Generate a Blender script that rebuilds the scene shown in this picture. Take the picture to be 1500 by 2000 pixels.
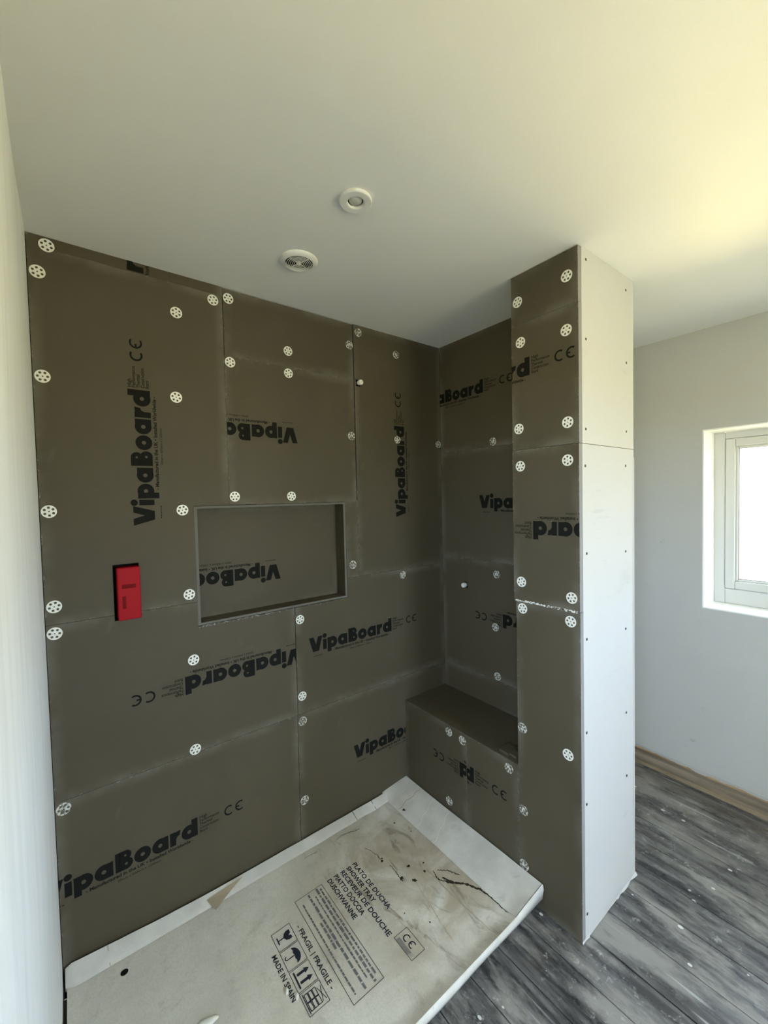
import bpy, bmesh, math, random
from mathutils import Vector, Matrix, noise as mnoise
random.seed(7)
S = bpy.context.scene
COL = S.collection
for o in list(bpy.data.objects): bpy.data.objects.remove(o)

# ------------------------------------------------------------------ camera
YAW, PITCH, ROLL = 0.65268, -0.033986, -0.0230605
F = Vector((math.sin(YAW)*math.cos(PITCH), math.cos(YAW)*math.cos(PITCH), math.sin(PITCH)))
R0 = Vector((math.cos(YAW), -math.sin(YAW), 0)); U0 = R0.cross(F)
RR = R0*math.cos(ROLL) + U0*math.sin(ROLL); UU = -R0*math.sin(ROLL) + U0*math.cos(ROLL)
cd = bpy.data.cameras.new('camera'); cam = bpy.data.objects.new('camera', cd); COL.objects.link(cam)
cam.matrix_world = Matrix(((RR.x, UU.x, -F.x, 0.0706), (RR.y, UU.y, -F.y, -1.6423), (RR.z, UU.z, -F.z, 1.5722), (0, 0, 0, 1)))
cd.sensor_fit = 'HORIZONTAL'; cd.sensor_width = 36; cd.lens = 36*806.144/1500; cd.clip_start = 0.01
S.camera = cam

# ------------------------------------------------------------------ world: pale overcast sky above, sunlit dry grass below the horizon
SKY = (0.77, 0.93, 1.20); SKY_K = 8.0
GROUND = (1.0, 0.88, 0.49); GROUND_K = 5.5
w = bpy.data.worlds.new('outdoors'); S.world = w; w.use_nodes = True
nt = w.node_tree; nt.nodes.clear()
tc = nt.nodes.new('ShaderNodeTexCoord'); sp = nt.nodes.new('ShaderNodeSeparateXYZ'); mr = nt.nodes.new('ShaderNodeMapRange')
mx = nt.nodes.new('ShaderNodeMix'); mx.data_type = 'RGBA'; bg = nt.nodes.new('ShaderNodeBackground'); wo = nt.nodes.new('ShaderNodeOutputWorld')
mr.inputs['From Min'].default_value = -0.02; mr.inputs['From Max'].default_value = 0.02
nt.links.new(tc.outputs['Generated'], sp.inputs[0]); nt.links.new(sp.outputs['Z'], mr.inputs['Value'])
nt.links.new(mr.outputs[0], mx.inputs[0])
mx.inputs[6].default_value = (*[c*GROUND_K for c in GROUND], 1); mx.inputs[7].default_value = (*[c*SKY_K for c in SKY], 1)
nt.links.new(mx.outputs[2], bg.inputs[0]); nt.links.new(bg.outputs[0], wo.inputs[0])

# window daylight portal (guides sky sampling, adds no light itself)
H = 2.394; X1 = 1.436; X2 = 1.735; XE = 1.859; X4 = 2.674; YP1 = -0.681; YP = -0.940; HB = 0.510
WY0, WY1, WZ0, WZ1 = -0.948, -2.02, 0.962, 1.884
pl = bpy.data.lights.new('window_portal', 'AREA'); pl.shape = 'RECTANGLE'; pl.size = WZ1-WZ0+0.02; pl.size_y = WY0-WY1+0.02
pl.cycles.is_portal = True
po = bpy.data.objects.new('window_portal', pl); COL.objects.link(po)
po.location = (X4+0.25, (WY0+WY1)/2, (WZ0+WZ1)/2)
po.rotation_euler = (0, math.radians(90), 0)
# sunlight thrown up through the window by the sunlit paving outside
rl = bpy.data.lights.new('sun_off_paving', 'AREA'); rl.shape = 'RECTANGLE'; rl.size = 0.9; rl.size_y = 0.7; rl.energy = 270; rl.color = (1.0, 0.78, 0.28)
ro = bpy.data.objects.new('sun_off_paving', rl); COL.objects.link(ro); ro.location = (X4+3.6, -0.95, -0.45)
ro.rotation_euler = (Vector((1.6, -1.7, 2.39))-ro.location).to_track_quat('-Z', 'Y').to_euler()
YF = -3.60                                             # wall behind the photographer
VY0, VY1 = -2.52, -3.42                                # unseen second window along the same wall, added to brighten the left wall
pl2 = pl.copy(); pl2.size_y = VY0-VY1+0.02
po2 = bpy.data.objects.new('window_portal', pl2); COL.objects.link(po2)
po2.location = (X4+0.25, (VY0+VY1)/2, (WZ0+WZ1)/2); po2.rotation_euler = (0, math.radians(90), 0)
VX0, VX1, VZ0, VZ1 = 0.80, 1.62, 0.95, 2.05            # unseen third window behind the photographer, added as fill for the shower
pl3 = pl.copy(); pl3.size = VX1-VX0+0.02; pl3.size_y = VZ1-VZ0+0.02
po3 = bpy.data.objects.new('window_portal', pl3); COL.objects.link(po3)
po3.location = ((VX0+VX1)/2, YF-0.17, (VZ0+VZ1)/2); po3.rotation_euler = (math.radians(90), 0, 0)
LY0, LY1 = -1.75, -3.05                                # unseen landing window, added to light the pillar side through the doorway
LZ0, LZ1 = 1.25, 2.20
pl4 = pl.copy(); pl4.size = LZ1-LZ0+0.02; pl4.size_y = LY0-LY1+0.02
po4 = bpy.data.objects.new('window_portal', pl4); COL.objects.link(po4)
po4.location = (-1.42, (LY0+LY1)/2, (LZ0+LZ1)/2); po4.rotation_euler = (0, math.radians(-90), 0)

S.view_settings.view_transform = 'Standard'; S.view_settings.look = 'None'
S.view_settings.exposure = 1.88; S.view_settings.gamma = 1.0; S.view_settings.use_curve_mapping = False
S.cycles.max_bounces = 7; S.cycles.diffuse_bounces = 5; S.cycles.glossy_bounces = 2; S.cycles.adaptive_threshold = 0.04; S.cycles.use_light_tree = False; S.cycles.transparent_max_bounces = 12

# ------------------------------------------------------------------ materials
def mat(name, col, rough=0.7, spec=0.3, metal=0.0):
    m = bpy.data.materials.new(name); m.use_nodes = True
    b = m.node_tree.nodes['Principled BSDF']
    b.inputs['Base Color'].default_value = (*col, 1); b.inputs['Roughness'].default_value = rough
    b.inputs['Specular IOR Level'].default_value = spec; b.inputs['Metallic'].default_value = metal
    return m
class NG:
    """small node-graph helper"""
    def __init__(s, m): s.m = m; s.t = m.node_tree; s.b = s.t.nodes['Principled BSDF']; s.tc = s.t.nodes.new('ShaderNodeTexCoord')
    def n(s, k, **kw):
        x = s.t.nodes.new(k)
        for a, v in kw.items(): setattr(x, a, v)
        return x
    def l(s, a, b): s.t.links.new(a, b)
    def noise(s, scale, detail=4, rough=0.55, vec=None, stretch=None, dist=0.0):
        v = vec or s.tc.outputs['Object']
        if stretch:
            mp = s.n('ShaderNodeMapping'); mp.inputs['Scale'].default_value = stretch; s.l(v, mp.inputs[0]); v = mp.outputs[0]
        x = s.n('ShaderNodeTexNoise'); x.inputs['Scale'].default_value = scale; x.inputs['Detail'].default_value = detail
        x.inputs['Roughness'].default_value = rough; x.inputs['Distortion'].default_value = dist; s.l(v, x.inputs['Vector'])
        return x.outputs['Fac']
    def ramp(s, fac, a, b, lo=0.0, hi=1.0):
        x = s.n('ShaderNodeMapRange'); x.interpolation_type = 'SMOOTHSTEP'
        x.inputs['From Min'].default_value = a; x.inputs['From Max'].default_value = b
        x.inputs['To Min'].default_value = lo; x.inputs['To Max'].default_value = hi; s.l(fac, x.inputs['Value']); return x.outputs[0]
    def mix(s, fac, a, b):
        x = s.n('ShaderNodeMix', data_type='RGBA')
        if isinstance(fac, float): x.inputs[0].default_value = fac
        else: s.l(fac, x.inputs[0])
        for i, v in ((6, a), (7, b)):
            if isinstance(v, tuple): x.inputs[i].default_value = (*v, 1)
            else: s.l(v, x.inputs[i])
        return x.outputs[2]
    def math(s, op, a, b):
        x = s.n('ShaderNodeMath', operation=op)
        for i, v in enumerate((a, b)):
            if isinstance(v, (int, float)): x.inputs[i].default_value = v
            else: s.l(v, x.inputs[i])
        return x.outputs[0]
    def bump(s, h, strength=0.2, dist=0.01):
        x = s.n('ShaderNodeBump'); x.inputs['Strength'].default_value = strength; x.inputs['Distance'].default_value = dist
        s.l(h, x.inputs['Height']); s.l(x.outputs[0], s.b.inputs['Normal'])
    def color(s, c): s.l(c, s.b.inputs['Base Color'])

def plaster(name, col, dirt=(0.45, 0.45, 0.42), amount=0.35, bump=0.25):
    m = mat(name, col, 0.85, 0.15); g = NG(m)
    big = g.noise(2.3, 5, 0.6); fine = g.noise(60, 4, 0.6)
    spots = g.ramp(g.noise(9, 6, 0.65), 0.66, 0.80)
    c = g.mix(g.ramp(big, 0.45, 0.75, 0, amount*0.4), col, tuple(c*0.88 for c in col))
    c = g.mix(g.math('MULTIPLY', spots, amount), c, dirt); g.color(c)
    g.bump(g.math('ADD', g.math('MULTIPLY', big, 2.0), g.math('MULTIPLY', fine, 0.12)), bump, 0.02)
    return m
M = {}
def trowelled():
    m = mat('skimmed_plaster', (0.93, 0.935, 0.92), 0.85, 0.15); g = NG(m)
    st = g.noise(9, 5, 0.6, stretch=(1, 3.0, 0.35)); mk = g.math('MULTIPLY', g.ramp(g.noise(14, 4, 0.6, stretch=(1, 4.0, 0.16)), 0.66, 0.72), g.ramp(g.noise(2.6, 2), 0.5, 0.6))
    c = g.mix(g.ramp(st, 0.42, 0.68, 0, 0.5), (0.94, 0.945, 0.93), (0.82, 0.83, 0.82)); c = g.mix(g.math('MULTIPLY', mk, 0.45), c, (0.5, 0.52, 0.52)); g.color(c)
    g.bump(g.math('ADD', st, g.math('MULTIPLY', g.noise(70, 4), 0.1)), 0.22, 0.012); return m
M['plaster_left'] = trowelled()
M['ceiling'] = plaster('ceiling_plaster', (0.82, 0.82, 0.79), amount=0.05, bump=0.10)
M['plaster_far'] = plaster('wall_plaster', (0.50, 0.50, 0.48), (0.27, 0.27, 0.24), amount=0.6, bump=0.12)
M['plaster_white'] = plaster('reveal_plaster', (0.84, 0.84, 0.82), amount=0.05, bump=0.05)
M['core'] = mat('dark_cavity', (0.012, 0.012, 0.012), 0.95, 0.05)

def board_material():
    m = mat('tile_backer_board', (0.085, 0.077, 0.055), 0.62, 0.25); g = NG(m)
    base = (0.098, 0.088, 0.063)
    cloud = g.noise(2.2, 5, 0.6); grain = g.noise(220, 3, 0.6)
    c = g.mix(g.ramp(cloud, 0.35, 0.7), (0.076, 0.064, 0.041), (0.093, 0.078, 0.052))
    c = g.mix(g.ramp(grain, 0.2, 0.8, 0, 0.5), c, (0.084, 0.073, 0.048))
    # pale dusty band painted for light caught on board edges, plus chipped skin
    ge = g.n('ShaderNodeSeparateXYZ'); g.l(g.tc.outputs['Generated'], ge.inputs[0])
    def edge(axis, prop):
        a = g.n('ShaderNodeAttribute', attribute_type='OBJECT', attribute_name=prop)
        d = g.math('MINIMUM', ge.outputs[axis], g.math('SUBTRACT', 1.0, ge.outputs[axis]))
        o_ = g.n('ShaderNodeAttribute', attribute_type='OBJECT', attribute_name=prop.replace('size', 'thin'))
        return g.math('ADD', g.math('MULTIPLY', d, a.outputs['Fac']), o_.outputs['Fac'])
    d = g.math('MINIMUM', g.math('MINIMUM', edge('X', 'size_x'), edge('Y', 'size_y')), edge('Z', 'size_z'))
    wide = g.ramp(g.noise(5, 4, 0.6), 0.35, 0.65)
    edge_light = g.math('MULTIPLY', g.ramp(d, 0.0, 0.04, 0.42, 0.0), wide)
    c = g.mix(edge_light, c, (0.20, 0.19, 0.155))
    chips = g.math('MULTIPLY', g.ramp(d, 0.0, 0.0065, 1.0, 0.0), g.ramp(g.noise(55, 4, 0.7), 0.54, 0.66))
    c = g.mix(g.math('MULTIPLY', chips, 0.30), c, (0.42, 0.41, 0.37))
    # rubbed scuff marks
    scuff = g.math('MULTIPLY', g.ramp(g.noise(7, 3, 0.5, dist=1.6), 0.66, 0.74), g.ramp(g.noise(1.7, 2), 0.5, 0.62))
    c = g.mix(g.math('MULTIPLY', scuff, 0.18), c, (0.24, 0.23, 0.19))
    g.color(c); g.l(g.ramp(cloud, 0.3, 0.7, 0.5, 0.68), g.b.inputs['Roughness'])
    g.bump(grain, 0.12, 0.002)
    return m
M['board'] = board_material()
M['foam'] = mat('board_cut_edge', (0.24, 0.235, 0.24), 0.9, 0.1)
M['foam_dark'] = mat('board_cut_edge_dusty', (0.15, 0.146, 0.128), 0.9, 0.1)
M['ink'] = mat('black_print', (0.010, 0.0105, 0.009), 0.75, 0.1)
M['ink_faint'] = mat('faint_print', (0.016, 0.015, 0.012), 0.75, 0.1)
M['washer'] = mat('washer_zinc', (0.80, 0.80, 0.74), 0.5, 0.5, 0.1)
def smeared():
    m = mat('washer_smeared', (0.5, 0.5, 0.45), 0.7, 0.3); g = NG(m)
    g.color(g.mix(g.ramp(g.noise(110, 3, 0.6, vec=g.n('ShaderNodeNewGeometry').outputs['Position']), 0.44, 0.58), (0.62, 0.62, 0.57), (0.15, 0.14, 0.11)))
    return m
M['washer_smeared'] = smeared()
M['screw_dark'] = mat('black_screw_head', (0.015, 0.015, 0.015), 0.5, 0.4)
def plasterboard():
    m = mat('plasterboard_paper', (0.80, 0.80, 0.785), 0.75, 0.2); g = NG(m)
    smear = g.ramp(g.noise(3.2, 6, 0.65, stretch=(1, 1, 2.2)), 0.55, 0.75)
    scr = g.math('MULTIPLY', g.ramp(g.noise(30, 3, 0.6, stretch=(0.15, 1, 1.0)), 0.60, 0.70), g.ramp(g.noise(2.5, 2), 0.5, 0.6))
    c = g.mix(g.math('MULTIPLY', smear, 0.22), (0.49, 0.49, 0.485), (0.31, 0.31, 0.30))
    c = g.mix(g.math('MULTIPLY', scr, 0.4), c, (0.36, 0.4, 0.38)); g.color(c); g.bump(g.noise(160, 3), 0.05, 0.002)
    return m
M['plasterboard'] = plasterboard()
M['gypsum'] = mat('gypsum_edge', (0.62, 0.60, 0.56), 0.9, 0.1)
M['upvc'] = mat('white_upvc', (0.58, 0.58, 0.55), 0.35, 0.4)
M['gasket'] = mat('grey_gasket', (0.14, 0.14, 0.13), 0.6, 0.3)
M['white_plastic'] = mat('white_plastic', (0.80, 0.80, 0.77), 0.4, 0.4)
M['red'] = mat('red_plastic', (0.33, 0.006, 0.012), 0.55, 0.15)
M['red_shade'] = mat('red_plastic_shade', (0.15, 0.003, 0.005), 0.6, 0.1)
M['brown_tape'] = mat('brown_tape', (0.34, 0.28, 0.20), 0.45, 0.4)
M['mortar'] = mat('mortar_dab', (0.72, 0.71, 0.66), 0.9, 0.1)
def bare_wood():
    m = mat('bare_timber', (0.33, 0.27, 0.2), 0.8, 0.2); g = NG(m)
    g.color(g.mix(g.ramp(g.noise(14, 5, 0.6, stretch=(1, 0.12, 2)), 0.35, 0.7), (0.15, 0.115, 0.08), (0.33, 0.27, 0.20))); g.bump(g.noise(60, 4, stretch=(1, 0.1, 1)), 0.3, 0.004); return m
M['bare_wood'] = bare_wood()
def floor_material():
    m = mat('dark_painted_boards', (0.06, 0.06, 0.062), 0.42, 0.5); g = NG(m)
    pos = g.n('ShaderNodeNewGeometry').outputs['Position']
    rnd = g.n('ShaderNodeObjectInfo').outputs['Random']
    streak = g.noise(26, 6, 0.65, vec=pos, stretch=(1.0, 0.12, 1)); worn = g.noise(5.5, 6, 0.68, vec=pos, stretch=(1.3, 0.45, 1)); cl = g.noise(2.2, 4, 0.6, vec=pos)
    c = g.mix(g.ramp(streak, 0.36, 0.66), (0.030, 0.029, 0.031), (0.150, 0.147, 0.145))
    c = g.mix(g.math('MULTIPLY', g.ramp(worn, 0.47, 0.60), 0.8), c, (0.29, 0.28, 0.26))
    c = g.mix(g.math('MULTIPLY', rnd, 0.30), c, (0.16, 0.155, 0.15))
    c = g.mix(g.math('MULTIPLY', g.ramp(cl, 0.50, 0.66), 0.25), c, (0.055, 0.05, 0.047))
    dust = g.math('MULTIPLY', g.ramp(g.noise(30, 6, 0.75, vec=pos), 0.55, 0.68), g.ramp(g.noise(4, 3, vec=pos), 0.42, 0.6))
    c = g.mix(g.math('MULTIPLY', dust, 0.60), c, (0.50, 0.50, 0.48))
    v = g.n('ShaderNodeTexVoronoi'); v.inputs['Scale'].default_value = 26; mp = g.n('ShaderNodeMapping'); mp.inputs['Scale'].default_value = (1.0, 0.7, 1); g.l(pos, mp.inputs[0]); g.l(mp.outputs[0], v.inputs['Vector'])
    sepc = g.n('ShaderNodeSeparateColor'); g.l(v.outputs['Color'], sepc.inputs[0])
    size = g.math('MULTIPLY', g.ramp(sepc.outputs[0], 0.72, 1.0), 0.16)
    fleck = g.math('LESS_THAN', v.outputs['Distance'], size)
    c = g.mix(g.math('MULTIPLY', fleck, 0.8), c, (0.72, 0.72, 0.70))
    # long fine scratches running across the boards
    for sc, rot in ((17, 0.5), (13, 1.15)):
        mp = g.n('ShaderNodeMapping'); mp.inputs['Rotation'].default_value = (0, 0, rot); mp.inputs['Scale'].default_value = (1, 0.04, 1); g.l(pos, mp.inputs[0])
        s1 = g.math('MULTIPLY', g.ramp(g.noise(sc*2.2, 2, 0.5, vec=mp.outputs[0]), 0.64, 0.69), g.ramp(g.noise(3.1+rot, 2, vec=pos), 0.5, 0.62))
        c = g.mix(g.math('MULTIPLY', s1, 0.6), c, (0.46, 0.47, 0.47))
    g.color(c); g.l(g.ramp(worn, 0.35, 0.7, 0.22, 0.46), g.b.inputs['Roughness'])
    g.bump(g.math('ADD', streak, g.math('MULTIPLY', worn, 0.6)), 0.25, 0.006)
    return m
M['floor'] = floor_material()
def cardboard():
    m = mat('carton_card', (0.62, 0.60, 0.54), 0.8, 0.2); g = NG(m)
    pos = g.n('ShaderNodeNewGeometry').outputs['Position']
    c = g.mix(g.ramp(g.noise(5, 5, 0.6, vec=pos), 0.35, 0.7), (0.60, 0.585, 0.525), (0.72, 0.70, 0.64))
    c = g.mix(g.ramp(g.noise(190, 2, 0.6, vec=pos), 0.3, 0.75, 0, 0.35), c, (0.47, 0.455, 0.41))
    # brown water stains spread round the torn end of the carton
    d = g.n('ShaderNodeVectorMath', operation='DISTANCE'); d.inputs[1].default_value = (1.10, -0.42, 0.07); g.l(pos, d.inputs[0])
    near = g.ramp(d.outputs['Value'], 0.14, 0.58, 1.0, 0.0)
    st = g.math('MULTIPLY', g.ramp(g.noise(4.2, 6, 0.62, vec=pos, dist=0.7), 0.28, 0.62), near)
    c = g.mix(g.math('MULTIPLY', st, 0.85), c, (0.36, 0.305, 0.225))
    st2 = g.math('MULTIPLY', g.ramp(g.noise(9, 6, 0.7, vec=pos, stretch=(1.6, 0.55, 1), dist=1.0), 0.53, 0.68), near)
    c = g.mix(g.math('MULTIPLY', st2, 0.75), c, (0.20, 0.165, 0.12))
    far = g.math('MULTIPLY', g.ramp(g.noise(11, 6, 0.7, vec=pos), 0.54, 0.72), 0.38)
    c = g.mix(far, c, (0.33, 0.32, 0.27))
    g.color(c); g.bump(g.noise(26, 5, 0.6, vec=pos), 0.18, 0.006)
    return m
M['card'] = cardboard()
def flap_card():
    m = mat('carton_flap_card', (0.5, 0.5, 0.46), 0.8, 0.2); g = NG(m); pos = g.n('ShaderNodeNewGeometry').outputs['Position']
    c = g.mix(g.ramp(g.noise(7, 5, 0.6, vec=pos), 0.35, 0.7), (0.50, 0.49, 0.455), (0.62, 0.61, 0.575))
    c = g.mix(g.math('MULTIPLY', g.ramp(g.noise(16, 6, 0.7, vec=pos, dist=0.8), 0.58, 0.72), 0.4), c, (0.30, 0.28, 0.235)); g.color(c)
    g.bump(g.noise(30, 5, 0.6, vec=pos), 0.25, 0.006); return m
M['card_inner'] = flap_card()
M['dirt'] = mat('dried_dirt', (0.035, 0.028, 0.02), 0.9, 0.1)
M['navy_ink'] = mat('carton_print', (0.030, 0.033, 0.050), 0.8, 0.1)
M['navy_faint'] = mat('carton_small_print', (0.16, 0.165, 0.175), 0.8, 0.1)
def glass(name, tint):
    m = bpy.data.materials.new(name); m.use_nodes = True; t = m.node_tree; t.nodes.clear()
    o = t.nodes.new('ShaderNodeOutputMaterial'); a = t.nodes.new('ShaderNodeBsdfTransparent'); b = t.nodes.new('ShaderNodeBsdfGlossy'); x = t.nodes.new('ShaderNodeMixShader')
    b.inputs['Roughness'].default_value = 0.05; x.inputs[0].default_value = 0.06; a.inputs[0].default_value = tint
    t.links.new(a.outputs[0], x.inputs[1]); t.links.new(b.outputs[0], x.inputs[2]); t.links.new(x.outputs[0], o.inputs[0]); return m
M['glass'] = glass('window_glass', (0.96, 0.98, 0.97, 1)); M['glass_obscured'] = glass('obscured_glass', (0.50, 0.51, 0.505, 1))
M['lens'] = mat('frosted_lens', (0.55, 0.55, 0.52), 0.2, 0.6)

# ------------------------------------------------------------------ object helpers
def world_loc(o):
    v = Vector((0, 0, 0))
    while o: v += o.location; o = o.parent
    return v
def link(name, me, parent=None, origin=(0, 0, 0)):
    o = bpy.data.objects.new(name, me); COL.objects.link(o)
    o.parent = parent; o.location = Vector(origin) - world_loc(parent)
    return o
def mesh_obj(name, verts, faces, m, parent=None, smooth=False, mats=None, fm=None):
    """verts in world space; the object's origin goes to the centre of its base"""
    xs, ys, zs = zip(*verts); c = Vector(((min(xs)+max(xs))/2, (min(ys)+max(ys))/2, min(zs)))
    me = bpy.data.meshes.new(name); me.from_pydata([tuple(Vector(v)-c) for v in verts], [], faces); me.update()
    for k in (mats or [m]): me.materials.append(M[k])
    if fm: me.polygons.foreach_set('material_index', fm)
    if smooth: me.polygons.foreach_set('use_smooth', [True]*len(me.polygons))
    return link(name, me, parent, c)
def empty(name, loc):
    o = bpy.data.objects.new(name, None); o.empty_display_size = 0.05; COL.objects.link(o); o.location = loc; return o
def tag(o, label=None, cat=None, group=None, kind=None):
    if label: o['label'] = label
    if cat: o['category'] = cat
    if group: o['group'] = group
    if kind: o['kind'] = kind
    return o
def boxvf(x0, x1, y0, y1, z0, z1, base=0):
    v = [(x0, y0, z0), (x1, y0, z0), (x1, y1, z0), (x0, y1, z0), (x0, y0, z1), (x1, y0, z1), (x1, y1, z1), (x0, y1, z1)]
    f = [(0, 3, 2, 1), (4, 5, 6, 7), (0, 1, 5, 4), (1, 2, 6, 5), (2, 3, 7, 6), (3, 0, 4, 7)]
    return v, [tuple(i+base for i in q) for q in f]
def boxes(name, L, m, parent=None, bevel=0.0):
    V, Fc = [], []
    for b in L:
        v, f = boxvf(*b, base=len(V)); V += v; Fc += f
    o = mesh_obj(name, V, Fc, m, parent)
    if bevel:
        md = o.modifiers.new('bevel', 'BEVEL'); md.width = bevel; md.segments = 2
    return o
def lathe(name, prof, m, parent, center, seg=48, flip=1, smooth=True):
    """revolve (r, h) profile round the vertical axis through center"""
    V, Fc = [], []
    for r, h in prof:
        for k in range(seg):
            a = 2*math.pi*k/seg; V.append((center[0]+r*math.cos(a), center[1]+r*math.sin(a), center[2]+h))
    n = len(prof)
    for i in range(n-1):
        for k in range(seg):
            k2 = (k+1) % seg; Fc.append((i*seg+k, i*seg+k2, (i+1)*seg+k2, (i+1)*seg+k))
    return mesh_obj(name, V, Fc, m, parent, smooth)

# planar frames: map (u, v, depth) to world; depth positive = out of the wall towards the room
def FR_back(y=0.0): return lambda u, v, d=0.0: (u, y-d, v)            # u = x, v = z, faces -y
def FR_side(x): return lambda u, v, d=0.0: (x-d, -u, v)               # u = -y, v = z, faces -x
def sheet(name, fr, u0, u1, v0, v1, parent, holes=(), thick=0.012, m='board', edge='foam_dark', lift=0.0):
    """flat board with rectangular cut-outs, its own thickness and pale cut edges"""
    us = sorted({u0, u1, *[min(max(h[k], u0), u1) for h in holes for k in (0, 1)]})
    vs = sorted({v0, v1, *[min(max(h[k], v0), v1) for h in holes for k in (2, 3)]})
    def solid(i, j):
        if i < 0 or j < 0 or i >= len(us)-1 or j >= len(vs)-1: return False
        cu, cv = (us[i]+us[i+1])/2, (vs[j]+vs[j+1])/2
        return not any(h[0] < cu < h[1] and h[2] < cv < h[3] for h in holes)
    V, Fc, fm = [], [], []
    def quad(p, k):
        b = len(V); V.extend(p); Fc.append((b, b+1, b+2, b+3)); fm.append(k)
    t = lift-thick
    for i in range(len(us)-1):
        for j in range(len(vs)-1):
            if not solid(i, j): continue
            a, b, c, d = us[i], us[i+1], vs[j], vs[j+1]
            quad([fr(a, c, lift), fr(b, c, lift), fr(b, d, lift), fr(a, d, lift)], 0)
            quad([fr(a, c, t), fr(a, d, t), fr(b, d, t), fr(b, c, t)], 0)
            if not solid(i-1, j): quad([fr(a, c, t), fr(a, c, lift), fr(a, d, lift), fr(a, d, t)], 1)
            if not solid(i+1, j): quad([fr(b, c, lift), fr(b, c, t), fr(b, d, t), fr(b, d, lift)], 1)
            if not solid(i, j-1): quad([fr(a, c, t), fr(b, c, t), fr(b, c, lift), fr(a, c, lift)], 1)
            if not solid(i, j+1): quad([fr(a, d, lift), fr(b, d, lift), fr(b, d, t), fr(a, d, t)], 1)
    o = mesh_obj(name, V, Fc, None, parent, mats=[m, edge], fm=fm)
    xs, ys, zs = zip(*V)
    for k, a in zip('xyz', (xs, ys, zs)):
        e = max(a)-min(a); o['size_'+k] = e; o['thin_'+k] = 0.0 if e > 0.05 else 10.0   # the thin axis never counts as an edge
    return o

# ------------------------------------------------------------------ lettering
def text_mesh(s, size, bold=0.0, align='LEFT'):
    cu = bpy.data.curves.new('t', 'FONT'); cu.body = s; cu.size = size; cu.offset = bold; cu.align_x = align; cu.resolution_u = 2
    o = bpy.data.objects.new('t', cu); COL.objects.link(o)
    me = bpy.data.meshes.new_from_object(o)
    V = [(v.co.x, v.co.y) for v in me.vertices]; Fc = [tuple(p.vertices) for p in me.polygons]
    bpy.data.objects.remove(o); bpy.data.curves.remove(cu); bpy.data.meshes.remove(me)
    return V, Fc
class Flat:
    """collects flat 2-D shapes"""
    def __init__(s): s.V, s.F = [], []; s.d = 0.0; s.sep = False
    def poly(s, pts): b = len(s.V); s.V += [(p[0], p[1], s.d) for p in pts]; s.F.append(tuple(range(b, b+len(pts)))); s.d += 2e-5 if s.sep else 0
    def rect(s, a, b, c, d):
        s.d += 2e-4; s.poly([(a, c), (b, c), (b, d), (a, d)]); s.d -= 2e-4
    def ring(s, cx, cy, ro, ri, a0=0, a1=360, seg=28, sx=1.0):
        for k in range(seg):
            t0 = math.radians(a0+(a1-a0)*k/seg); t1 = math.radians(a0+(a1-a0)*(k+1)/seg)
            s.poly([(cx+sx*ri*math.cos(t0), cy+ri*math.sin(t0)), (cx+sx*ro*math.cos(t0), cy+ro*math.sin(t0)), (cx+sx*ro*math.cos(t1), cy+ro*math.sin(t1)), (cx+sx*ri*math.cos(t1), cy+ri*math.sin(t1))])
    def disc(s, cx, cy, r, seg=20): s.poly([(cx+r*math.cos(2*math.pi*k/seg), cy+r*math.sin(2*math.pi*k/seg)) for k in range(seg)])
    def line(s, x0, y0, x1, y1, w):
        d = Vector((x1-x0, y1-y0)); n = Vector((-d.y, d.x)).normalized()*w/2
        s.poly([(x0-n.x, y0-n.y), (x1-n.x, y1-n.y), (x1+n.x, y1+n.y), (x0+n.x, y0+n.y)])
    def text(s, t, size, x, y, bold=0.0, sx=1.0, width=None):
        V, Fc = text_mesh(t, size, bold)
        if width and V: sx = width/(max(v[0] for v in V))
        b = len(s.V); s.V += [(x+v[0]*sx, y+v[1], s.d) for v in V]; s.F += [tuple(i+b for i in f) for f in Fc]
    def frame(s, a, b, c, d, w): s.rect(a, b, c, c+w); s.rect(a, b, d-w, d); s.rect(a, a+w, c, d); s.rect(b-w, b, c, d)
    def ce(s, cx, cy, r, w):
        s.ring(cx, cy, r, r-w, 55, 305, 22); s.ring(cx+2.15*r, cy, r, r-w, 55, 305, 22); s.rect(cx+1.2*r, cx+1.95*r, cy-w/2, cy+w/2)
    def bars(s, x0, x1, y, h, seed=0):
        rr = random.Random(seed); x = x0
        while x < x1:
            wd = rr.uniform(1.2, 3.6)*h; e = min(x+wd, x1); s.rect(x, e, y, y+h*rr.uniform(0.8, 1.1)); x = e+h*0.55

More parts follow.
